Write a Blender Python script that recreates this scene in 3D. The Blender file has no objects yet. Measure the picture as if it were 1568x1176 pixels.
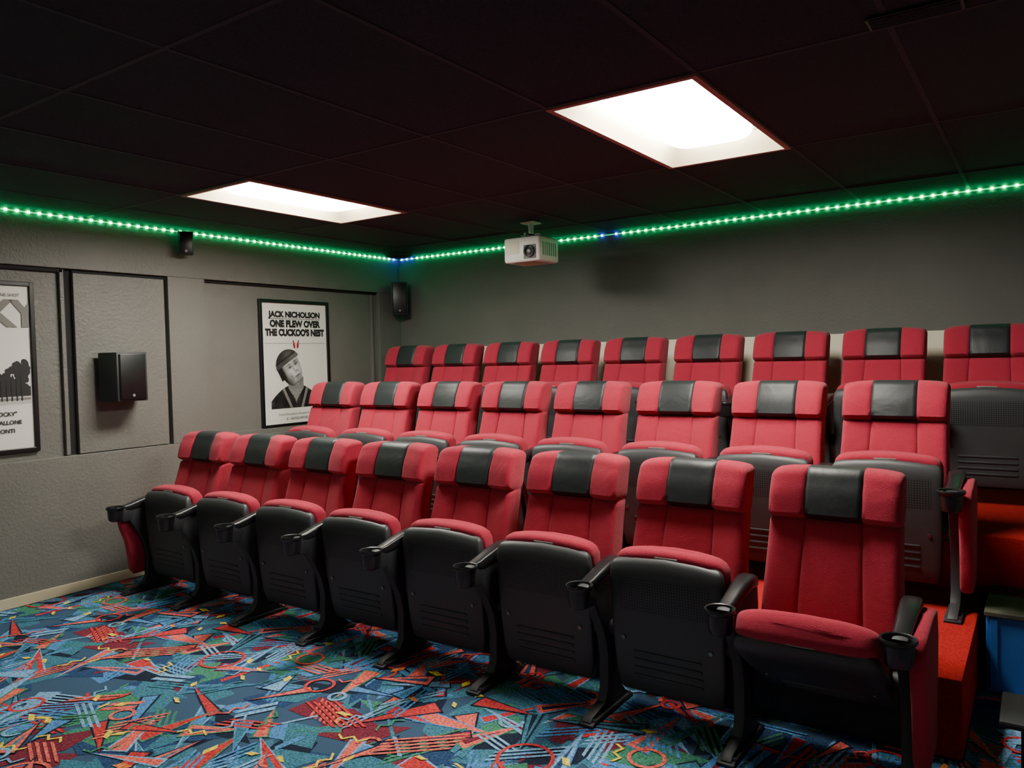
import bpy, bmesh, math, random
from mathutils import Vector, Matrix, noise
random.seed(7)
scene = bpy.context.scene

# ---------------------------------------------------------------- materials
def srgb(r, g, b):
    f = lambda c: (c/255/12.92) if c/255 <= 0.04045 else ((c/255+0.055)/1.055)**2.4
    return (f(r), f(g), f(b), 1.0)

def mat(name, col, rough=0.6, noise=0.0, nscale=60, bump=0.0, bscale=200, spec=0.5, metal=0.0, coat=0.0, wr=0.0, sheen=0.0, bdist=0.004):
    m = bpy.data.materials.new(name); m.use_nodes = True
    nt = m.node_tree; b = nt.nodes['Principled BSDF']
    b.inputs['Base Color'].default_value = col
    b.inputs['Roughness'].default_value = rough
    b.inputs['Specular IOR Level'].default_value = spec
    b.inputs['Metallic'].default_value = metal
    b.inputs['Coat Weight'].default_value = coat
    b.inputs['Sheen Weight'].default_value = sheen
    tc = nt.nodes.new('ShaderNodeTexCoord')
    if noise > 0:
        n = nt.nodes.new('ShaderNodeTexNoise'); n.inputs['Scale'].default_value = nscale
        n.inputs['Detail'].default_value = 4
        nt.links.new(tc.outputs['Object'], n.inputs['Vector'])
        mr = nt.nodes.new('ShaderNodeMapRange')
        mr.inputs[1].default_value = 0.3; mr.inputs[2].default_value = 0.7
        mr.inputs[3].default_value = 1-noise; mr.inputs[4].default_value = 1+noise
        nt.links.new(n.outputs['Fac'], mr.inputs[0])
        mx = nt.nodes.new('ShaderNodeVectorMath'); mx.operation = 'SCALE'
        mx.inputs[0].default_value = col[:3]
        nt.links.new(mr.outputs[0], mx.inputs['Scale'])
        nt.links.new(mx.outputs[0], b.inputs['Base Color'])
    if bump > 0:
        n2 = nt.nodes.new('ShaderNodeTexNoise'); n2.inputs['Scale'].default_value = bscale
        n2.inputs['Detail'].default_value = 3
        nt.links.new(tc.outputs['Object'], n2.inputs['Vector'])
        bp = nt.nodes.new('ShaderNodeBump'); bp.inputs['Strength'].default_value = bump
        bp.inputs['Distance'].default_value = bdist
        nt.links.new(n2.outputs['Fac'], bp.inputs['Height'])
        last = bp
        if wr > 0:
            oi = nt.nodes.new('ShaderNodeObjectInfo')
            ad = nt.nodes.new('ShaderNodeVectorMath'); ad.operation='ADD'
            nt.links.new(tc.outputs['Object'], ad.inputs[0]); nt.links.new(oi.outputs['Location'], ad.inputs[1])
            n3 = nt.nodes.new('ShaderNodeTexNoise'); n3.inputs['Scale'].default_value = 6
            n3.inputs['Detail'].default_value = 2; n3.inputs['Distortion'].default_value = 1.2
            nt.links.new(ad.outputs[0], n3.inputs['Vector'])
            b2 = nt.nodes.new('ShaderNodeBump'); b2.inputs['Strength'].default_value = wr
            b2.inputs['Distance'].default_value = 0.02
            nt.links.new(n3.outputs['Fac'], b2.inputs['Height'])
            nt.links.new(bp.outputs[0], b2.inputs['Normal']); last = b2
        nt.links.new(last.outputs[0], b.inputs['Normal'])
    return m

def emis(name, col, strength):
    m = bpy.data.materials.new(name); m.use_nodes = True
    b = m.node_tree.nodes['Principled BSDF']
    b.inputs['Base Color'].default_value = col
    b.inputs['Emission Color'].default_value = col
    b.inputs['Emission Strength'].default_value = strength
    return m

M_WALL = mat('wall_paint_left', srgb(106,105,99), 0.5, 0.05, 3, 0.7, 50, spec=0.4, bdist=.007)
M_WALLB = mat('wall_paint_back', srgb(100,100,95), 0.6, 0.05, 3, 0.6, 50, spec=0.3, bdist=.006)
M_WALLF = mat('wall_paint_front', srgb(170,168,162), 0.7)
M_SCREEN = mat('bounce_screen_white', srgb(245,245,245), 0.8)
M_GAP = mat('dark_gap', srgb(12,12,12), 0.8)
M_CEIL = mat('ceiling_tile', srgb(53,53,60), 0.9, 0.35, 200, 0.8, 220, spec=0.2)
M_TBAR = mat('ceiling_tbar', srgb(62,61,67), 0.7, spec=.2)
M_RED = mat('red_seat_fabric', srgb(166,44,64), 0.95, 0.14, 300, 0.8, 340, spec=0.08, wr=0.30, sheen=0.12)
M_VINYL = mat('black_vinyl', srgb(36,40,41), 0.46, bump=0.2, bscale=300, wr=0.2, spec=.4)
M_PLAST = mat('black_plastic', srgb(38,39,42), 0.55, bump=0.12, bscale=500)
M_GLOSS = mat('glossy_black_plastic', srgb(30,30,32), 0.28)
M_SHELLB = mat('seat_pan_edge', srgb(72,72,74), 0.5)
M_GREY = mat('grey_plate', srgb(130,128,122), 0.4)
M_REDC = mat('red_carpet', srgb(168,34,34), 0.95, 0.35, 150, 0.8, 250, spec=0.1)
M_CREAM = mat('cream_panel', srgb(236,230,204), 0.6)
M_BASE = mat('cream_baseboard', srgb(190,180,150), 0.6, 0.05, 8)
M_WHITE = mat('white_plastic', srgb(236,233,226), 0.4)
M_MAROON = mat('maroon_frame', srgb(160,92,90), 0.5)
M_REFL = mat('reflector_enamel', srgb(212,200,166), 0.5)
M_LAMP = emis('lamp_diffuser', (1.0,0.96,0.88,1), 68)
M_FILL = emis('added_fill_diffuser', (1.0,0.96,0.88,1), 5)
M_LEDG = emis('led_green', (0.0,1.0,0.30,1), 58)
M_LEDS = emis('led_green_tape', (0.0,0.6,0.2,1), 1.2)
M_LEDB = emis('led_blue', (0.05,0.1,1.0,1), 60)
M_BLUE = mat('blue_paint', srgb(34,92,165), 0.5, 0.12, 10)
M_BOXTOP = mat('worn_dark_top', srgb(70,70,54), 0.7, 0.4, 14)
M_PAPER = mat('poster_paper', srgb(226,224,214), 0.5)
M_INK = mat('poster_ink', srgb(22,22,24), 0.6)
M_INK2 = mat('poster_grey', srgb(120,118,112), 0.6)
M_INK3 = mat('poster_lightgrey', srgb(186,184,176), 0.6)
M_INKR = mat('poster_red', srgb(150,40,45), 0.6)
M_FRAME = mat('poster_frame_black', srgb(16,16,17), 0.35)
M_STEEL = mat('steel', srgb(120,120,122), 0.35, metal=0.9)

def shell_mat():
    m = mat('perforated_seat_pan', srgb(34,35,37), 0.5)
    nt = m.node_tree; b = nt.nodes['Principled BSDF']
    tc = nt.nodes.new('ShaderNodeTexCoord')
    v = nt.nodes.new('ShaderNodeTexVoronoi'); v.inputs['Scale'].default_value = 85; v.inputs['Randomness'].default_value = 0
    v.voronoi_dimensions = '2D'
    nt.links.new(tc.outputs['Object'], v.inputs['Vector'])
    lt = nt.nodes.new('ShaderNodeMath'); lt.operation = 'LESS_THAN'; lt.inputs[1].default_value = 0.36
    nt.links.new(v.outputs['Distance'], lt.inputs[0])
    sp = nt.nodes.new('ShaderNodeSeparateXYZ'); nt.links.new(tc.outputs['Object'], sp.inputs[0])
    ab = nt.nodes.new('ShaderNodeMath'); ab.operation='ABSOLUTE'; nt.links.new(sp.outputs['X'], ab.inputs[0])
    l1 = nt.nodes.new('ShaderNodeMath'); l1.operation='LESS_THAN'; l1.inputs[1].default_value=0.20; nt.links.new(ab.outputs[0], l1.inputs[0])
    l2 = nt.nodes.new('ShaderNodeMath'); l2.operation='LESS_THAN'; l2.inputs[1].default_value=-0.12; nt.links.new(sp.outputs['Y'], l2.inputs[0])
    l3 = nt.nodes.new('ShaderNodeMath'); l3.operation='GREATER_THAN'; l3.inputs[1].default_value=-0.27; nt.links.new(sp.outputs['Y'], l3.inputs[0])
    p = lt
    for l in (l1,l2,l3):
        q = nt.nodes.new('ShaderNodeMath'); q.operation='MULTIPLY'
        nt.links.new(p.outputs[0], q.inputs[0]); nt.links.new(l.outputs[0], q.inputs[1]); p = q
    mx = nt.nodes.new('ShaderNodeMix'); mx.data_type='RGBA'
    mx.inputs[6].default_value = srgb(54,55,57); mx.inputs[7].default_value = srgb(16,16,16)
    nt.links.new(p.outputs[0], mx.inputs[0]); nt.links.new(mx.outputs[2], b.inputs['Base Color'])
    return m
M_SHELL = shell_mat()

# ---------------------------------------------------------------- mesh builder
class MB:
    def __init__(s): s.v=[]; s.f=[]; s.m=[]; s.mats=[]
    def mi(s, m):
        if m not in s.mats: s.mats.append(m)
        return s.mats.index(m)
    def add(s, verts, faces, m, T=None):
        o=len(s.v)
        for p in verts:
            p=Vector(p); s.v.append(T@p if T else p)
        if not isinstance(m, list): ks=[s.mi(m)]*len(faces)
        else: ks=[s.mi(x) for x in m]
        for f,k in zip(faces,ks): s.f.append([i+o for i in f]); s.m.append(k)
    def bm(s, bm, m, T=None):
        bm.verts.index_update()
        s.add([v.co.copy() for v in bm.verts], [[v.index for v in f.verts] for f in bm.faces], m, T); bm.free()
    def box(s, a, b, m, bev=0.0, T=None, seg=2):
        bm=bmesh.new(); bmesh.ops.create_cube(bm,size=1)
        for v in bm.verts:
            v.co=Vector([ (a[i]+b[i])/2+v.co[i]*(b[i]-a[i]) for i in range(3)])
        if bev>0: bmesh.ops.bevel(bm,geom=bm.edges[:],offset=bev,segments=seg,affect='EDGES',profile=0.5)
        s.bm(bm,m,T)
    def prism(s, pts, x0, x1, m, bev=0.0, T=None, seg=2):
        bm=bmesh.new()
        A=[bm.verts.new((x0,p[0],p[1])) for p in pts]; B=[bm.verts.new((x1,p[0],p[1])) for p in pts]
        n=len(pts)
        bm.faces.new(A); bm.faces.new(B[::-1])
        for i in range(n): bm.faces.new((A[i],B[i],B[(i+1)%n],A[(i+1)%n]))
        bmesh.ops.recalc_face_normals(bm,faces=bm.faces[:])
        if bev>0:
            ed=[e for e in bm.edges if (e.verts[0].co.x==e.verts[1].co.x)]
            bmesh.ops.bevel(bm,geom=ed,offset=bev,segments=seg,affect='EDGES',profile=0.5)
        s.bm(bm,m,T)
    def loft(s, rings, m, caps=True, T=None):
        n=len(rings[0]); v=[p for r in rings for p in r]; f=[]
        for a in range(len(rings)-1):
            for i in range(n):
                j=(i+1)%n; f.append([a*n+i,a*n+j,(a+1)*n+j,(a+1)*n+i])
        if caps: f.append(list(range(n))[::-1]); f.append([(len(rings)-1)*n+i for i in range(n)])
        s.add(v,f,m,T)
    def lathe(s, prof, m, seg=28, T=None, caps=False):
        rings=[[(r*math.cos(2*math.pi*i/seg), r*math.sin(2*math.pi*i/seg), z) for i in range(seg)] for r,z in prof]
        s.loft(rings,m,caps,T)
    def tube(s, a, b, r, m, seg=12, r2=None):
        a=Vector(a); b=Vector(b); d=b-a; q=d.to_track_quat('Z','Y').to_matrix().to_4x4()
        s.lathe([(r,0),(r2 or r,d.length)], m, seg, Matrix.Translation(a)@q, True)
    def mesh(s, name, smooth=35):
        me=bpy.data.meshes.new(name); me.from_pydata([tuple(v) for v in s.v],[],s.f)
        for m in s.mats: me.materials.append(m)
        for p,k in zip(me.polygons,s.m): p.material_index=k
        bm=bmesh.new(); bm.from_mesh(me); bmesh.ops.recalc_face_normals(bm,faces=bm.faces[:]); bm.to_mesh(me); bm.free()
        if smooth:
            me.shade_smooth(); me.set_sharp_from_angle(angle=math.radians(smooth))
        me.update(); return me
    def obj(s, name, parent=None, smooth=35):
        return place(name, s.mesh(name,smooth), parent)

def place(name, me, parent=None, loc=(0,0,0), rot=(0,0,0)):
    o=bpy.data.objects.new(name, me); scene.collection.objects.link(o)
    o.location=loc; o.rotation_euler=rot
    if parent: o.parent=parent
    return o
def empty(name, loc=(0,0,0), rot=(0,0,0)):
    return place(name, None, None, loc, rot)
def ss(a,b,x):
    t=max(0,min(1,(x-a)/(b-a))); return t*t*(3-2*t)

# ---------------------------------------------------------------- room shell
H=2.595; XR=7.4; YF=-2.0; YB=6.0
P1Y=3.27; P1Z=.31; P2Y=4.46; P2Z=.61; P1X=5.25; P2X=6.3
b=MB(); b.box((-.2,YF-.2,-.2),(XR+.2,YB+.2,0),mat('floor_navy_carpet',srgb(40,70,98),.95,.3,200)); b.obj('floor',smooth=0)
b=MB(); b.box((0,YB,0),(XR+.2,YB+.2,H+.3),M_WALLB); b.obj('wall_back',smooth=0)
b=MB(); b.box((XR,YF,0),(XR+.2,YB,H+.3),M_WALLF); b.obj('wall_right',smooth=0)
b=MB(); b.box((-.2,YF-.2,0),(XR+.2,YF,H+.3),M_WALLF); b.obj('wall_front',smooth=0)
# unseen screen added on the front wall to bounce light (behind the photographer)
b=MB(); b.box((.9,YF+.01,.55),(5.6,YF+.03,2.35),M_SCREEN)
for (a,c) in (((.84,YF+.005,.49),(5.66,YF+.045,.55)),((.84,YF+.005,2.35),(5.66,YF+.045,2.41)),((.84,YF+.005,.55),(.90,YF+.045,2.35)),((5.6,YF+.005,.55),(5.66,YF+.045,2.35))):
    b.box(a,c,M_FRAME,.006)
b.obj('bounce_screen',smooth=0)
# left wall with recessed panels
b=MB(); RX=-.05
b.box((-.3,YF,0),(RX,YB+.2,H+.3),M_WALL)
b.box((RX,YF,0),(0,YB,.945),M_WALL,.004)
b.box((RX,YF,2.225),(0,YB,H+.3),M_WALL,.004)
b.box((RX,3.42,.945),(0,3.735,2.225),M_WALL,.004)
b.box((RX,5.69,.945),(0,YB,2.225),M_WALL,.004)
b.box((RX,YF,.945),(0,.9,2.225),M_WALL)
b.box((RX,2.725,.95),(-.014,3.395,2.20),M_WALL,.004)
b.box((RX,3.395,.95),(RX+.004,3.42,2.20),M_GAP)
b.box((RX,2.665,.95),(RX+.004,2.725,2.22),M_GAP)
b.box((RX,2.64,.95),(-.02,2.667,2.22),M_WALL,.003)
b.box((RX,.9,2.200),(-.02,2.66,2.222),M_GAP)
b.box((RX,2.725,2.203),(-.03,3.42,2.222),M_GAP)
b.box((RX,3.735,2.205),(-.03,5.69,2.222),M_GAP,.003)
b.box((RX,5.60,.95),(-.02,5.625,2.20),M_WALL,.003)
b.box((RX,3.738,.945),(-.02,5.69,.985),M_WALL,.003)
b.obj('wall_left',smooth=0)
b=MB(); b.box((0.001,YF,0.005),(.014,P1Y-.005,.075),M_BASE,.003); b.obj('baseboard_left',smooth=0)
b=MB(); b.box((.75,YB-.02,P2Z+.003),(XR-.5,YB-.001,1.66),M_CREAM,.003); b.obj('trim_1',smooth=0)

# ceiling grid 
GX=[1.125+.66*k for k in range(-2,11)]; GX=[0]+[g for g in GX if 0.05<g<XR]+[XR]
GY=[1.51+1.32*k for k in range(-3,4)]; GY=[YF]+[g for g in GY if YF+.05<g<YB-.05]+[YB]
LIGHTS=[(1.125,2.83,M_LAMP),(3.765,2.83,M_LAMP),(1.125,-1.13,M_FILL),(3.765,-1.13,M_FILL)]  # second pair is unseen, added as dim fill light from the front
b=MB()
for i in range(len(GX)-1):
    for j in range(len(GY)-1):
        if any(abs(GX[i]-l[0])<.01 and abs(GY[j]-l[1])<.01 for l in LIGHTS): continue
        dz=random.uniform(0,.003)
        b.box((GX[i]+.001,GY[j]+.001,H+dz),(GX[i+1]-.001,GY[j+1]-.001,H+.02+dz),M_CEIL,0)
for x in GX[1:-1]: 
    b.box((x-.010,YF,H-.001),(x+.010,YB,H+.004),M_TBAR)
for y in GY[1:-1]: 
    for i in range(len(GX)-1): b.box((GX[i]+.010,y-.010,H-.001),(GX[i+1]-.010,y+.010,H+.004),M_TBAR)
b.box((-.2,YF-.2,H+.2),(XR+.2,YB+.2,H+.3),M_CEIL)
b.obj('ceiling',smooth=0)

for (lx,ly,lm) in LIGHTS:
    e=empty('recessed_ceiling_light',(lx+.33,ly+.66,H))
    hx,hy=.305,.635
    b=MB()
    def ringrect(b,hx0,hy0,z0,hx1,hy1,z1,m):
        A=[(-hx0,-hy0,z0),(hx0,-hy0,z0),(hx0,hy0,z0),(-hx0,hy0,z0)]
        B=[(-hx1,-hy1,z1),(hx1,-hy1,z1),(hx1,hy1,z1),(-hx1,hy1,z1)]
        b.add(A+B,[[i,(i+1)%4,4+(i+1)%4,4+i] for i in range(4)],m)
    ringrect(b,.332,.662,-.012,hx,hy,-.012,M_MAROON)
    ringrect(b,.332,.662,-.012,.332,.662,.01,M_MAROON)
    b.obj('frame',e,0)
    b=MB(); ringrect(b,hx,hy,-.012,.245,.54,.085,M_REFL)
    b.add([(-.245,-.54,.085),(.245,-.54,.085),(.245,.54,.085),(-.245,.54,.085)],[[0,1,2,3]],M_REFL)
    b.obj('reflector',e,0)
    b=MB()
    rings=[]
    for z,k in ((.082,1),(.06,1),(.042,.96),(.03,.88),(.026,.75)):
        ring=[]
        for a in range(32):
            t=2*math.pi*a/32; c,s_=math.cos(t),math.sin(t)
            ring.append((.225*(1-(1-k)*.9)*math.copysign(abs(c)**.35,c), .50*(1-(1-k)*.5)*math.copysign(abs(s_)**.35,s_), z))
        rings.append(ring)
    b.loft(rings,lm); b.obj('diffuser',e)

# ---------------------------------------------------------------- platforms
b=MB(); b.box((0.003,P1Y,0.002),(P1X,P2Y-.002,P1Z),M_REDC,.012)
b.box((0.016,P1Y-.012,0.006),(5.04,P1Y+.001,P1Z-.01),M_PLAST,.002)  # added black board, stands in for the shade under the front seats
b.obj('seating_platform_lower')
b=MB(); b.box((0.003,P2Y,0.002),(P2X,YB-.022,P2Z),M_REDC,.012); b.obj('seating_platform_upper')

# ---------------------------------------------------------------- carpet
def carpet():
    cm=bpy.data.materials.new('patterned_carpet'); cm.use_nodes=True; nt=cm.node_tree; bs=nt.nodes['Principled BSDF']
    at=nt.nodes.new('ShaderNodeAttribute'); at.attribute_name='Col'
    tc=nt.nodes.new('ShaderNodeTexCoord')
    n=nt.nodes.new('ShaderNodeTexNoise'); n.inputs['Scale'].default_value=110; n.inputs['Detail'].default_value=3
    nt.links.new(tc.outputs['Object'],n.inputs['Vector'])
    mr=nt.nodes.new('ShaderNodeMapRange'); mr.inputs[1].default_value=.3; mr.inputs[2].default_value=.7; mr.inputs[3].default_value=.4; mr.inputs[4].default_value=1.5
    nt.links.new(n.outputs['Fac'],mr.inputs[0])
    sc=nt.nodes.new('ShaderNodeVectorMath'); sc.operation='SCALE'
    nt.links.new(at.outputs['Color'],sc.inputs[0]); nt.links.new(mr.outputs[0],sc.inputs['Scale'])
    nt.links.new(sc.outputs[0],bs.inputs['Base Color'])
    bs.inputs['Roughness'].default_value=1; bs.inputs['Specular IOR Level'].default_value=.1
    C=dict(navy=srgb(44,68,104),teal=srgb(62,112,132),blue=srgb(76,128,180),lblue=srgb(118,162,200),red=srgb(184,56,58),
           coral=srgb(214,98,88),yel=srgb(232,204,70),grn=srgb(66,124,100),mar=srgb(112,44,58),org=srgb(224,130,70),blk=srgb(32,40,56))
    T=1.9; rnd=random.Random(33); shapes=[]
    def rp(): return rnd.uniform(0,T),rnd.uniform(0,T)
    def tr(pts,cx,cy,a): c,s=math.cos(a),math.sin(a); return [(cx+x*c-y*s,cy+x*s+y*c) for x,y in pts]
    for i in range(170):
        cx,cy=rp(); L=rnd.uniform(.10,.22); W=rnd.uniform(.05,.11)
        shapes.append((tr([(-L,-W*rnd.random()),(L*.3,-W),(L,W*rnd.random()),(-L*.2,W)],cx,cy,rnd.uniform(0,6.28)),C[rnd.choice(['teal','teal','navy','blue','mar','grn','navy','blk','teal'])]))
    A8=[k*math.pi/9 for k in range(18)]
    def spike():
        cx,cy=rp(); a=rnd.choice(A8)+rnd.uniform(-.1,.1); L=rnd.uniform(.16,.40); W=rnd.uniform(.018,.052)
        sk=rnd.uniform(-.04,.04); o=.009
        shapes.append((tr([(-L/2-o,-W-o*1.4),(L/2+o*3.5,sk),(-L/2-o,W+o*1.4)],cx,cy,a),C[rnd.choice(['lblue','blue','blk','grn','blk','blue'])]))
        c1=rnd.choice(['red','red','coral','coral','coral','blue','lblue','teal','red','blue'])
        shapes.append((tr([(-L/2,-W),(L/2,sk),(-L/2,W)],cx,cy,a),C[c1]))
        if rnd.random()<.35:
            shapes.append((tr([(-L/2+.02,-W*.4),(L/2*.4,sk*.6),(-L/2+.02,W*.4)],cx,cy,a),C[rnd.choice(['mar','teal','navy','blk'])]))
    def bars():
        cx,cy=rp(); a=rnd.choice(A8); L=rnd.uniform(.12,.34); col=C[rnd.choice(['blue','lblue','teal','red','grn','blue','coral','blue'])]
        kk=rnd.choice([1,2,2,3,4,5]); w=rnd.choice([.012,.016,.03]) if kk<3 else .013
        for k in range(kk):
            y=k*.026 if w<.03 else k*.045; shapes.append((tr([(-L/2+k*.02,y),(L/2+k*.02,y),(L/2+k*.02+.012,y+w),(-L/2+k*.02+.012,y+w)],cx,cy,a),col))
    for i in range(92):
        spike(); bars()
    for i in range(22):
        cx,cy=rp(); R=rnd.choice([.02,.03,.04,.06,.10]); w=.016; col=C[rnd.choice(['red','coral','lblue','red'])]; a0=rnd.uniform(0,6.28); sp=rnd.choice([6.28,6.28,3.6,2.6]); n=18
        quad=[]
        for k in range(n):
            a=a0+sp*k/n; a2=a0+sp*(k+1)/n
            quad.append([(cx+R*math.cos(a),cy+R*math.sin(a)),(cx+R*math.cos(a2),cy+R*math.sin(a2)),(cx+(R+w)*math.cos(a2),cy+(R+w)*math.sin(a2)),(cx+(R+w)*math.cos(a),cy+(R+w)*math.sin(a))])
        shapes.append((quad,col))
    for i in range(30):
        cx,cy=rp(); a=rnd.uniform(0,6.28); L=rnd.uniform(.035,.075); W=rnd.uniform(.018,.035)
        shapes.append((tr([(-L/2,-W/2),(L/2,-W/2),(L/2+.02,W/2),(-L/2+.02,W/2)],cx,cy,a),C[rnd.choice(['yel','yel','org'])]))
    for i in range(22): # zigzag
        cx,cy=rp(); a=rnd.uniform(0,6.28); col=C[rnd.choice(['coral','grn','lblue','yel'])]; quad=[]
        for k in range(4):
            y0=.03*(k%2); y1=.03*((k+1)%2); x0=k*.035
            quad.append(tr([(x0,y0),(x0+.035,y1),(x0+.035,y1+.014),(x0,y0+.014)],cx,cy,a))
        shapes.append((quad,col))
    def region(name,x0,x1,y0,y1):
        bm=bmesh.new(); cl=bm.loops.layers.float_color.new('Col')
        for ix in range(-1,6):
            for iy in range(-2,4):
                ox,oy=ix*T,iy*T
                for k,(s,col) in enumerate(shapes):
                    z=.0005+k*7e-6
                    polys=s if isinstance(s[0],list) else [s]
                    for p in polys:
                        xs=[q[0]+ox for q in p]; ys=[q[1]+oy for q in p]
                        if max(xs)<x0 or min(xs)>x1 or max(ys)<y0 or min(ys)>y1: continue
                        f=bm.faces.new([bm.verts.new((q[0]+ox,q[1]+oy,z)) for q in p])
                        for l in f.loops: l[cl]=col
        for co,no in (((x0,0,0),(-1,0,0)),((x1,0,0),(1,0,0)),((0,y1,0),(0,1,0)),((0,y0,0),(0,-1,0))):
            bmesh.ops.bisect_plane(bm,geom=bm.verts[:]+bm.edges[:]+bm.faces[:],plane_co=co,plane_no=no,clear_outer=True)
        bm.normal_update()
        for f in bm.faces:
            if f.normal.z<0: f.normal_flip()
        me=bpy.data.meshes.new(name); bm.to_mesh(me); bm.free(); me.materials.append(cm)
        place(name,me)
    region('floor_carpet',.016,XR-.01,-1.2,P1Y-.013)
    region('floor_carpet_aisle',P1X+.003,XR-.01,P1Y-.013,P2Y-.003)
carpet()

# ---------------------------------------------------------------- chair meshes
def backrest_mesh():
    b=MB(); R=.026
    levels=[.33,.335,.345,.36,.40,.45,.50,.55,.60,.65,.70,.75,.80,.835,.852,.860,.866,.872,.88,.895,.92,.95,.98,1.005,1.02,1.035]+[1.035+.036*math.sin(math.radians(a)) for a in (15,30,45,60,72,82,90)]
    rings=[]; zz=[]
    for z in levels:
        s=.106 if z>.86 else .106+ (.86-z)*.04
        w=.259-.014*ss(.4,.8,z)
        yf=-.19+(z-.45)*.25 - .014*math.sin(math.pi*max(0,min(1,(z-.42)/.42)))
        head=ss(.864,.895,z)
        yf-=.038*head*(1-.45*ss(.96,1.05,z))
        yb=-.19+(z-.45)*.25+.085+.012*head
        crease=math.exp(-((z-.866)/.007)**2)
        ins=0
        if z>1.035:
            q=min(1,(z-1.035)/.036); ins=.038*(1-math.sqrt(max(0,1-q*q)))
        if z<.36: ins=.02*(1-(z-.33)/.03)
        w-=ins*.7+crease*.003
        ins2=ins
        xr=w-R
        xs=[-xr,-xr*.9,-xr*.8,-xr*.7,-(s+.02),-(s+.006),-s,-(s-.006),-(s-.02),-s*.5,-s*.25]
        xs=xs+[0]+[-x for x in xs[::-1]]
        ring=[]
        def front(x):
            u=abs(x)/w
            y=yf+ins2
            y-= (.030 if z<.865 else .020)*u**3 * (1-ins/.05)
            if abs(x)<s: y-=.006*math.cos(x/s*math.pi/2)
            else: y-=.006*math.sin(math.pi*min(1,(abs(x)-s)/(w-s)))
            y+=.009*math.exp(-((abs(x)-s)/.004)**2)
            y+=crease*.012
            return y
        dz=lambda x: -.010*(abs(x)/w)**4*ss(.95,1.07,z)
        for x in xs: ring.append((x,front(x),z+dz(x)))
        ye=front(xr); 
        side=[]
        for a in (22,45,67,90): 
            t=math.radians(a); side.append((xr+R*math.sin(t),ye+R*(1-math.cos(t))))
        yb2=yb-ins2*.9
        if yb2<ye+2*R*.7: yb2=max(yb2,ye+R+.012)
        for a in (0,30,60):
            t=math.radians(a); side.append((w-.012*(1-math.cos(t)),yb2-.012+.012*math.sin(t)))
        for (x,y) in side: ring.append((x,y,z+dz(w)))
        for x in xs[::-1]: ring.append((x,yb2,z+dz(x)))
        for (x,y) in side[::-1]: ring.append((-x,y,z+dz(w)))
        rings.append(ring); zz.append(z)
    n=len(rings[0]); nf=len(xs); ns=len(side); V=[p for r in rings for p in r]; F=[]; MM=[]
    for a in range(len(rings)-1):
        for i in range(n):
            j=(i+1)%n; F.append([a*n+i,a*n+j,(a+1)*n+j,(a+1)*n+i])
            p=rings[a][i]; q=rings[a][j]; xm=(p[0]+q[0])/2
            isf = i<nf-1
            isb = nf+ns<=i<nf+ns+nf-1
            zc=(zz[a]+zz[a+1])/2
            if abs(xm)<.1055 and zc>.868 and (isf or isb): MM.append(M_VINYL)
            else: MM.append(M_RED)
    o=(len(rings)-1)*n
    for i in range(nf-1):
        bi=nf+ns+nf-1-i
        F.append([o+i,o+i+1,o+bi-1,o+bi]); xm=(rings[-1][i][0]+rings[-1][i+1][0])/2
        MM.append(M_VINYL if abs(xm)<.1055 else M_RED)
    F.append([o+i for i in range(nf-1,nf+ns+1)]); MM.append(M_RED)
    F.append([o+i for i in range(2*nf+ns-1,n)]+[o]); MM.append(M_RED)
    F.append([i for i in range(n)][::-1]); MM.append(M_RED)
    b.add(V,F,MM)
    return b.mesh('backrest',50)

def back_shell_mesh():
    b=MB(); rings=[]
    for z in [.30,.31,.35,.5,.65,.8,.9,.95,.965,.97]:
        y=-.19+(z-.45)*.25+.082; e=0
        if z>.95: e=(z-.95)/.02*.03
        if z<.35: e=(.35-z)/.05*.03
        w=.250-.012*ss(.4,.8,z)-e
        rings.append([(w,y-.01,z),(w,y+.012,z),(w*.9,y+.03,z),(w*.5,y+.036,z),(0,y+.038,z),(-w*.5,y+.036,z),(-w*.9,y+.03,z),(-w,y+.012,z),(-w,y-.01,z),(0,y-.01,z)])
    b.loft(rings,M_PLAST)
    return b.mesh('back_shell')

def sup(w,zb,zt,y,e=.35,n=40,crown=0,curve=0):
    r=[]
    for i in range(n):
        t=2*math.pi*i/n; c,s=math.cos(t),math.sin(t)
        x=w*math.copysign(abs(c)**e,c); z=(zb+zt)/2+(zt-zb)/2*math.copysign(abs(s)**e,s)
        if s>0: z+=crown*(1-(x/w)**2) if w>0 else 0
        yy=y-curve*(1-(x/.24)**2)
        r.append((x,yy,z))
    return r
def cushion_mesh():
    b=MB(); L=[]
    for (y,w,zb,zt) in [(-.347,.185,.028,.052),(-.345,.205,.014,.066),(-.338,.222,.002,.085),(-.325,.234,-.004,.098),(-.30,.242,-.004,.106),(-.25,.242,0,.103),(-.18,.238,0,.092),(-.1,.232,0,.082),(-.02,.227,0,.078),(.05,.222,0,.08),(.10,.215,.0,.07),(.125,.20,.01,.05),(.13,.18,.02,.04)]:
        L.append(sup(w,zb,zt,y,.4,48,.008,.024*ss(.05,.30,-y)))
    b.loft(L,M_RED); return b.mesh('seat_cushion',60)
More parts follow.
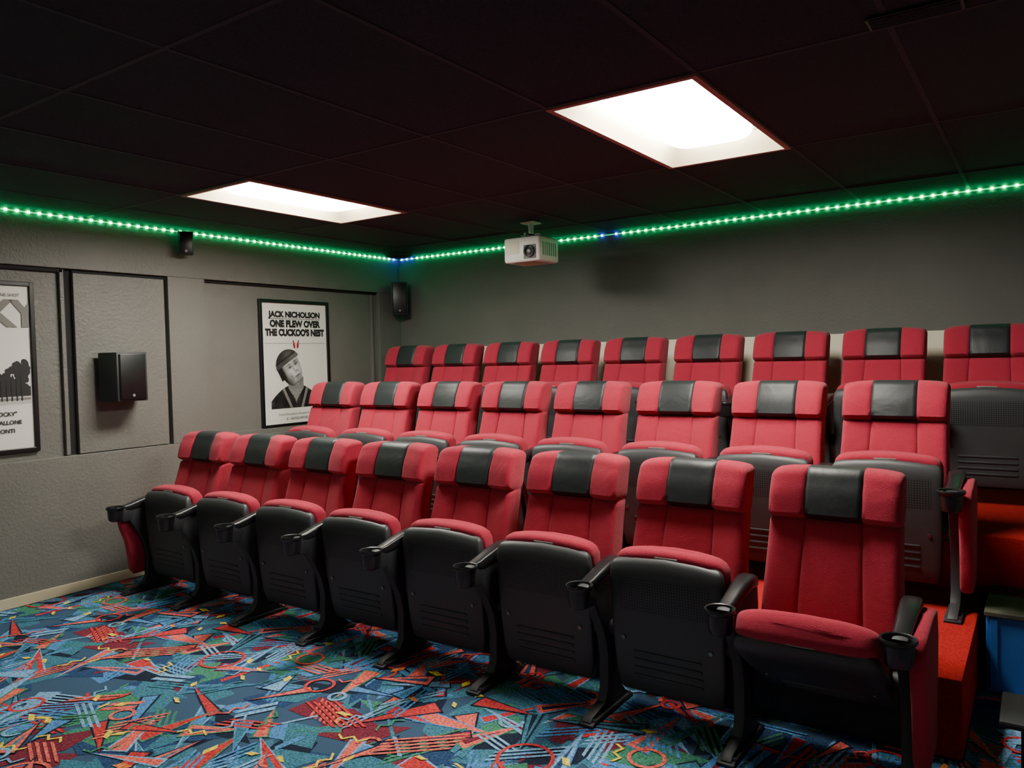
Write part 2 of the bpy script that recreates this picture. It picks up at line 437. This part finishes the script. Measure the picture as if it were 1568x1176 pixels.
def shell_mesh():
    b=MB(); L=[]
    for (y,w,zb,zt) in [(-.322,.220,-.012,.004),(-.318,.232,-.022,.006),(-.305,.240,-.034,.010),(-.27,.245,-.046,.010),(-.18,.245,-.054,.01),(-.06,.245,-.060,.01),(.05,.242,-.062,.005),(.16,.238,-.062,.0),(.222,.228,-.058,-.004),(.240,.22,-.05,-.010),(.246,.21,-.038,-.014)]:
        L.append(sup(w,zb,zt,y,.26,48,0,.024*ss(.05,.30,-y)))
    b.loft(L,M_SHELL)
    for k in range(4):
        b.box((-.15,.05+k*.035,-.068),(.15,.062+k*.035,-.05),M_SHELL,.004)
    b.box((-.05,-.350,-.006),(.05,-.340,.014),M_GREY,.002)
    for x in (-.19,.19):
        b.tube((x,.0,-.066),(x,.0,-.05),.009,M_STEEL)
    return b.mesh('seat_pan')

def arm_mesh():
    b=MB()
    prof=[(-.50,.59),(-.47,.50),(-.42,.42),(-.375,.33),(-.355,.24),(-.36,.10),(-.39,.055),(-.50,.035),(-.52,.018),(-.52,0.002),(-.15,0.002),(-.15,.018),(-.19,.04),(-.225,.08),(-.235,.22),(-.205,.32),(-.17,.42),(-.165,.52),(-.175,.63)]
    b.prism(prof,-.022,.022,M_PLAST,.006)
    b.prism([(-.53,0.001),(-.53,.01),(-.50,.02),(-.18,.02),(-.14,.01),(-.14,0.001)],-.035,.035,M_PLAST,.003)
    for y in (-.50,-.17): b.tube((0.027,y,.012),(0.027,y,.026),.008,M_STEEL)
    b.tube((-.052,-.31,.36),(.052,-.31,.36),.036,M_PLAST,20)
    b.tube((-.056,-.31,.36),(.056,-.31,.36),.014,M_STEEL,12)
    L=[]
    for (y,z,w,t) in [(-.505,.600,.020,.02),(-.50,.606,.027,.03),(-.47,.612,.030,.045),(-.42,.625,.031,.05),(-.34,.645,.034,.052),(-.27,.655,.036,.052),(-.22,.652,.035,.055),(-.19,.64,.030,.05),(-.18,.63,.022,.03)]:
        ring=[]
        for i in range(24):
            a=2*math.pi*i/24; c,s=math.cos(a),math.sin(a)
            ring.append((w*math.copysign(abs(c)**.5,c),y,z-t/2+t/2*math.copysign(abs(s)**.5,s)))
        L.append(ring)
    b.loft(L,M_GLOSS)
    b.prism([(-.53,.59),(-.47,.608),(-.44,.55),(-.46,.50),(-.52,.50)],-.026,.026,M_PLAST,.006)
    T=Matrix.Translation((0,-.555,.0))
    prof2=[(.002,.508),(.030,.508),(.040,.514),(.046,.53),(.050,.585),(.057,.592),(.0585,.600),(.056,.606),(.050,.604),(.046,.585),(.042,.53),(.036,.520),(.002,.520)]
    b.lathe(prof2,M_GLOSS,32,T)
    return b.mesh('arm_standard')
def endpanel_mesh():
    b=MB()
    prof=[(-.515,.50),(-.52,.56),(-.47,.595),(-.30,.62),(-.19,.61),(-.165,.52),(-.175,.40),(-.21,.28),(-.225,.16),(-.25,.125),(-.42,.115),(-.445,.15),(-.455,.25),(-.47,.35),(-.50,.43)]
    b.prism(prof,0,.055,M_RED,.018,seg=3)
    return b.mesh('end_panel',60)
ME=dict(back=backrest_mesh(),shell=back_shell_mesh(),cush=cushion_mesh(),pan=shell_mesh(),arm=arm_mesh(),end=endpanel_mesh())

def chair(x,y,z,fold=-82,first=False,last=False):
    e=empty('cinema_seat',(x,y,z))
    place('backrest',ME['back'],e); place('back_shell',ME['shell'],e)
    a=math.radians(fold)
    place('seat_cushion',ME['cush'],e,(0,-.31,.36),(a,0,0))
    place('seat_pan',ME['pan'],e,(0,-.31,.36),(a,0,0))
    place('arm_standard',ME['arm'],e,(.296,0,0))
    if first:
        place('arm_standard_end',ME['arm'],e,(-.296,0,0)); place('end_panel',ME['end'],e,(-.296-.077,0,0))
    if last:
        place('end_panel',ME['end'],e,(.296+.022,0,0))
SP=.592
for i in range(8):
    chair(.67+SP*i,3.30,.0055,-31 if i==7 else -82+random.uniform(-2,2),i==0,i==7)
for i in range(8):
    chair(.72+SP*i,4.46,P1Z,-82+random.uniform(-2,2),i==0,i==7)
for i in range(9):
    chair(.49+SP*i,5.61,P2Z,-82+random.uniform(-2,2),i==0,False)

# ---------------------------------------------------------------- LED strips
zl=2.574
b=MB(); b.box((.001,YF+.01,zl-.005),(.004,YB-.03,zl+.005),M_LEDS)
y=YF+.03
while y<YB-.04:
    b.box((.004,y-.007,zl-.007),(.013,y+.007,zl+.007),M_LEDG if y<5.9 else M_LEDB); y+=.068
b.obj('led_strip_light',smooth=0)
b=MB(); b.box((.016,YB-.004,zl-.005),(XR-.01,YB-.001,zl+.005),M_LEDS)
x=.05
while x<XR-.02:
    if not 2.38<x<2.44:
        b.box((x-.007,YB-.013,zl-.007),(x+.007,YB-.004,zl+.007),M_LEDB if (x<.22 or 2.3<x<2.56) else M_LEDG)
    x+=.068
b.obj('green_led_tape',smooth=0)

# ---------------------------------------------------------------- projector
e=empty('ceiling_projector',(2.2,5.12,2.37))
b=MB(); 
b.box((-.165,-.14,-.095),(.165,.14,.095),M_WHITE,.018,seg=3)
b.box((-.15,-.142,-.03),(-.02,-.138,.07),M_CREAM,.002)
for k in range(7): b.box((.162,-.10+k*.03,-.05),(.167,-.085+k*.03,.05),M_GREY)
b.box((-.10,-.09,-.102),(.10,.09,-.094),M_BASE,.002)
b.obj('housing',e)
b=MB(); R90=Matrix.Translation((.075,-.13,-.02))@Matrix.Rotation(math.pi/2,4,'X')
b.lathe([(.002,.0),(.03,.004),(.036,.012),(.036,.03),(.046,.032),(.046,.0)],M_GLOSS,28,R90)
b.box((.02,-.146,-.075),(.13,-.139,.03),M_GREY,.004)
b.lathe([(.001,.026),(.02,.024),(.029,.018)],M_STEEL,28,R90)
b.obj('lens',e)
b=MB()
b.tube((0,0,.13),(0,0,.218),.02,M_WHITE,16); b.box((-.06,-.06,.210),(.06,.06,.223),M_WHITE,.004)
b.box((-.09,-.012,.12),(.09,.012,.132),M_STEEL,.002); b.box((-.012,-.09,.12),(.012,.09,.132),M_STEEL,.002)
for sx in (-.08,.08): b.tube((sx,0,.09),(sx,0,.125),.006,M_STEEL)
for sy in (-.08,.08): b.tube((0,sy,.09),(0,sy,.125),.006,M_STEEL)
b.obj('ceiling_mount',e)

# ---------------------------------------------------------------- speakers
def speaker(name,loc,rz,wb,wf,h,d,br):
    e=empty(name,loc,(0,0,rz)); b=MB()
    def plan(x0,x1,w0,w1,z0,z1,m,bev):
        bm=bmesh.new(); pts=[(x0,-w0/2),(x1,-w1/2),(x1,w1/2),(x0,w0/2)]
        A=[bm.verts.new((p[0],p[1],z0)) for p in pts]; B=[bm.verts.new((p[0],p[1],z1)) for p in pts]
        bm.faces.new(A[::-1]); bm.faces.new(B)
        for i in range(4): bm.faces.new((A[i],A[(i+1)%4],B[(i+1)%4],B[i]))
        if bev: bmesh.ops.bevel(bm,geom=bm.edges[:],offset=bev,segments=2,affect='EDGES',profile=.5)
        b.bm(bm,m)
    plan(0,d,wb,wf,-h/2,h/2,M_PLAST,.006); b.obj('cabinet',e)
    b=MB(); plan(d-.002,d+.012,wf*.9,wf*.82,-h*.46,h*.46,M_FRAME,.004)
    b.obj('grille',e)
    b=MB(); b.box((-br,-.02,-.03),(.0,.02,.03),M_PLAST,.003); b.box((-br,-.03,-.06),(-br+.006,.03,.06),M_PLAST,.001); b.obj('wall_bracket',e)
    b=MB(); b.tube((d+.011,0,-h*.38),(d+.014,0,-h*.38),.01,M_GREY); b.obj('badge',e)
speaker('surround_speaker',(.03,3.0,1.475),0,.30,.22,.345,.17,.04)
speaker('small_satellite_speaker',(.055,3.54,2.475),-.5,.11,.11,.17,.09,.04)
speaker('corner_speaker',(.08,5.90,2.165),-math.pi/4,.13,.16,.33,.14,.07)

# ---------------------------------------------------------------- posters
def poster(y0,y1,z0,z1):
    w=y1-y0; h=z1-z0
    e=empty('framed_movie_poster',(RX+.001,y0,z0))
    b=MB(); f=.03
    b.box((0,0,0),(.028,f,h),M_FRAME,.004); b.box((0,w-f,0),(.028,w,h),M_FRAME,.004)
    b.box((0,f-.004,0),(.028,w-f+.004,f),M_FRAME,.004); b.box((0,f-.004,h-f),(.028,w-f+.004,h),M_FRAME,.004)
    b.obj('frame',e,0)
    b=MB(); b.box((.001,f-.005,f-.005),(.014,w-f+.005,h-f+.005),M_PAPER); b.obj('print',e,0)
    return e,w,h
def art(e,polys):
    b=MB()
    for k,(pts,m) in enumerate(polys):
        b.add([(.0145+k*4e-5,p[0],p[1]) for p in pts],[list(range(len(pts)))],m)
    b.obj('artwork',e,0)
def text(e,s,y,z,size,m=M_INK,bold=.0,wscale=1.0,align='CENTER'):
    c=bpy.data.curves.new('lettering','FONT'); c.body=s; c.size=size; c.align_x=align; c.offset=bold; c.materials.append(m)
    o=bpy.data.objects.new('lettering',c); scene.collection.objects.link(o); o.parent=e
    o.matrix_local=Matrix(((0,0,1,.0190),(wscale,0,0,y),(0,1,0,z),(0,0,0,1)))
def ell(cx,cy,a,bb,rot=0,n=28,a0=0,a1=6.2832):
    c,s=math.cos(rot),math.sin(rot); out=[]
    for i in range(n):
        t=a0+(a1-a0)*i/(n if a1-a0>6 else n-1); x=a*math.cos(t); y=bb*math.sin(t); out.append((cx+x*c-y*s,cy+x*s+y*c))
    return out
def line(p,q,w,):
    p=Vector(p);q=Vector(q);d=(q-p).normalized();n=Vector((-d.y,d.x))*w/2
    return [tuple(p+n),tuple(p-n),tuple(q-n),tuple(q+n)]

e,w,h=poster(4.265,5.045,.98,2.10)
c=w/2
text(e,'JACK NICHOLSON',c,h-.150,.068,M_INK,.004,1.0)
text(e,'ONE FLEW OVER',c,h-.235,.078,M_INK,.005,.93)
text(e,"THE CUCKOO'S NEST",c,h-.313,.078,M_INK,.005,.86)
P=[(line((.10,h-.166),(w-.10,h-.166),.005),M_INK)]
for k in range(22):
    x=.05+k*.032
    y1=min(.735,.17+(w-.05-x)*1.5)
    if x<w-.06: P.append((line((x,.17),(x+(y1-.17)/1.5,y1),.0016),M_INK3))
    xx=w-x; y2=min(.735,.17+(xx-.05)*1.5)
    if xx>.06: P.append((line((xx,.17),(xx-(y2-.17)/1.5,y2),.0016),M_INK3))
P.append((line((.05,.738),(w-.05,.738),.003),M_INK2))
for s_ in (-1,1):
    cx=c+s_*.020
    P.append((ell(cx,h-.40,.012,.030,-s_*.15),M_INKR)); P.append((ell(cx+s_*.006,h-.370,.007,.020,-s_*.4),M_INKR))
art(e,P)
text(e,'Fantasy Films presents a film based on the novel',c,.105,.022,M_INK); text(e,'R  UNITED ARTISTS',c,.06,.030,M_INK)
# monochrome portrait printed on the poster: man in knit cap, head tilted back
def portrait():
    hcx,hcy,rot,S=.325,.505,.50,1.28
    cr,sr=math.cos(-rot),math.sin(-rot)
    def gss(x,y,cx,cy,a,b_): return math.exp(-(((x-cx)/a)**2+((y-cy)/b_)**2))
    def shade(y,z):
        dx,dy=(y-hcx)/S,(z-hcy)/S; X=dx*cr-dy*sr; Y=dx*sr+dy*cr
        nz=noise.noise(Vector((y*60,z*60,0)))
        g=None
        sh=.375-2.0*(y-.37)**2
        if .10<y<.645 and .165<z<sh:
            g=.12+.12*noise.noise(Vector((y*14,z*14,3)))+.05*nz
            if abs((y-.28)+(z-.25)*.5)<.014 or abs((y-.47)-(z-.25)*.35)<.014: g=.46
            if abs((y-.24)+(z-.25)*.7)<.006 or abs((y-.52)-(z-.25)*.5)<.006: g=.04
            if abs(y-.375)<.09*ss(.20,.37,z): g=.50+.1*nz-.25*ss(.34,.40,z)
        if .29<y<.46 and .33<z<.44:
            g=.46+.06*nz-.25*gss(y,z,.37,.42,.07,.03)
        a=.088+.012*ss(-.02,.06,Y); r=(X/a)**2+(Y/.122)**2
        if r<1:
            g=.86-.42*ss(.0,-.085,X)-.20*r-.14*ss(-.03,-.11,Y)+.05*nz
            for ex in (.000,.056):
                g-=.45*gss(X,Y,ex,.016,.013,.0055); g-=.30*gss(X,Y,ex,.022,.024,.016)
                g-=.38*gss(X,Y,ex-.002,.042-.1*abs(ex-.03),.020,.0055)
            g-=.26*gss(X,Y,.022,-.010,.007,.022); g-=.35*gss(X,Y,.040,-.030,.013,.007)
            g-=.5*gss(X,Y,.030,-.064,.026,.0055); g-=.20*gss(X,Y,.028,-.078,.02,.007)
            g-=.22*gss(X,Y,-.014,-.048,.008,.024); g-=.14*gss(X,Y,-.035,-.06,.03,.04)
            g-=.35*gss(X,Y,-.072,-.005,.014,.05)
            g-=.15*gss(X,Y,.02,-.105,.05,.012)
        if ((X+.082)/.016)**2+((Y+.005)/.028)**2<1: g=.55-.3*gss(X,Y,-.080,-.005,.007,.014)
        cb=.055+.10*(X+.09)*0.25
        if Y>cb-.004 and (X/.108)**2+((Y-.045)/.100)**2<1:
            g=.14+.05*math.sin(X*500)+.16*gss(X,Y,.03,.11,.05,.03)
            if Y<cb+.030: g=.24+.06*math.sin(X*500)+.1*ss(-.02,.06,X)
            if abs(Y-cb-.030)<.003: g=.04
        elif -.105<X<-.062 and -.035<Y<cb: g=.10+.08*nz
        return g
    me_v=[];fc=[];cols=[]; st=.0030
    ny=int(.58/st); nzz=int(.555/st); y0,z0=.08,.16
    for i in range(ny):
        for j in range(nzz):
            yy=y0+(i+.5)*st; zz=z0+(j+.5)*st; g=shade(yy,zz)
            if g is None: continue
            g=max(.02,min(.9,g)); o=len(me_v)
            me_v+= [(.0178,yy-st/2,zz-st/2),(.0178,yy+st/2,zz-st/2),(.0178,yy+st/2,zz+st/2),(.0178,yy-st/2,zz+st/2)]
            fc.append((o,o+1,o+2,o+3)); cols.append(g**2.0*.85)
    me=bpy.data.meshes.new('portrait'); me.from_pydata(me_v,[],fc)
    ca=me.color_attributes.new('Col','FLOAT_COLOR','CORNER')
    dat=[]
    for g in cols: dat+= [g,g,g*.96,1]*4
    ca.data.foreach_set('color',dat)
    m=bpy.data.materials.new('poster_photo_print'); m.use_nodes=True; nt=m.node_tree
    at=nt.nodes.new('ShaderNodeAttribute'); at.attribute_name='Col'
    nt.links.new(at.outputs['Color'],nt.nodes['Principled BSDF'].inputs['Base Color'])
    me.materials.append(m); place('portrait',me,e)
portrait()

e,w,h=poster(1.69,2.475,1.0,2.12)
P=[]
text(e,'ROCKY',w/2,h-.29,.235,M_INK2,.010,1.02)
P.append((line((.04,.50),(w-.04,.50),.004),M_INK3))
rn=random.Random(3)
pts=[(.04,.34)]
for k in range(40): pts.append((.04+k*(w-.08)/39,.44+rn.uniform(-.03,.10)*(1 if k>22 else .4)))
pts+= [(w-.04,.34)]
P.append((pts,M_INK)); P.append(([(.04,.30),(w-.04,.32),(w-.04,.37),(.04,.36)],M_INK3)); P.append(([(.04,.33),(w-.04,.345),(w-.04,.36),(.04,.35)],M_INK2))
for (tx,ty,tr_) in ((w-.09,.54,.07),(w-.15,.50,.06),(w-.07,.47,.05),(.12,.47,.03)):
    for q in range(9): P.append((ell(tx+rn.uniform(-.04,.03),ty+rn.uniform(-.045,.045),tr_*.45,tr_*.32,rn.uniform(0,3),12),M_INK))
for k in range(14): P.append((line((.30+k*.03,.34),(.30+k*.03,.47+rn.uniform(0,.04)),.008),M_INK))
art(e,P)
text(e,'HIS WHOLE LIFE WAS A MILLION-TO-ONE SHOT',w/2,h-.10,.028)
text(e,'SYLVESTER STALLONE  "ROCKY"',w/2,.245,.036,M_INK,.001); text(e,'WRITTEN BY SYLVESTER STALLONE',w/2,.19,.036,M_INK,.001)
text(e,'IRWIN WINKLER - BILL CONTI',w/2,.135,.036,M_INK,.001); text(e,'UNITED ARTISTS',w/2,.07,.034)

# ---------------------------------------------------------------- blue step box, side table, vents
b=MB()
b.box((5.285,4.0,0.006),(5.95,P2Y-.006,.35),M_BLUE,.006); b.box((5.278,3.985,.35),(5.96,P2Y-.006,.372),M_BOXTOP,.004)
b.box((5.30,3.992,.02),(5.33,4.0,.34),M_BLUE,.002)
b.obj('blue_step_box',smooth=0)
b=MB()
b.box((5.375,2.98,.285),(5.85,3.25,.31),M_PLAST,.008)
for x in (5.45,5.80):
    for y in (3.03,3.20): b.tube((x,y,.006),(x,y,.29),.014,M_PLAST)
b.obj('low_side_table')
b=MB()
b.box((5.03,2.70,H-.012),(5.30,2.80,H-.0035),M_FRAME,.003)
for k in range(6): b.box((5.04,2.708+k*.015,H-.016),(5.29,2.713+k*.015,H-.010),M_TBAR)
b.obj('ceiling_vent_grille',smooth=0)
b=MB(); b.lathe([(.001,H-.03),(.08,H-.03),(.12,H-.022),(.14,H-.008),(.14,H-.0035),(.001,H-.0035)],M_TBAR,36,Matrix.Translation((.20,5.78,0))); b.obj('round_ceiling_vent')

# ---------------------------------------------------------------- world & camera
wd=bpy.data.worlds.new('World'); scene.world=wd; wd.use_nodes=True
wd.node_tree.nodes['Background'].inputs[0].default_value=(.02,.02,.022,1); wd.node_tree.nodes['Background'].inputs[1].default_value=.3

f=1189.0
Xc=Vector((1734,0,f)).normalized(); Yc=Vector((816,61,-f)); Yc=(Yc-Xc*Yc.dot(Xc)).normalized(); Zc=Xc.cross(Yc)
R=Matrix((Xc,Yc,Zc)).to_4x4()
cd=bpy.data.cameras.new('camera'); cam=bpy.data.objects.new('camera',cd); scene.collection.objects.link(cam)
cam.matrix_world=Matrix.Translation((5.5,0,1.55))@R
cd.sensor_width=36; cd.lens=f/1568*36; cd.clip_start=.02
scene.camera=cam
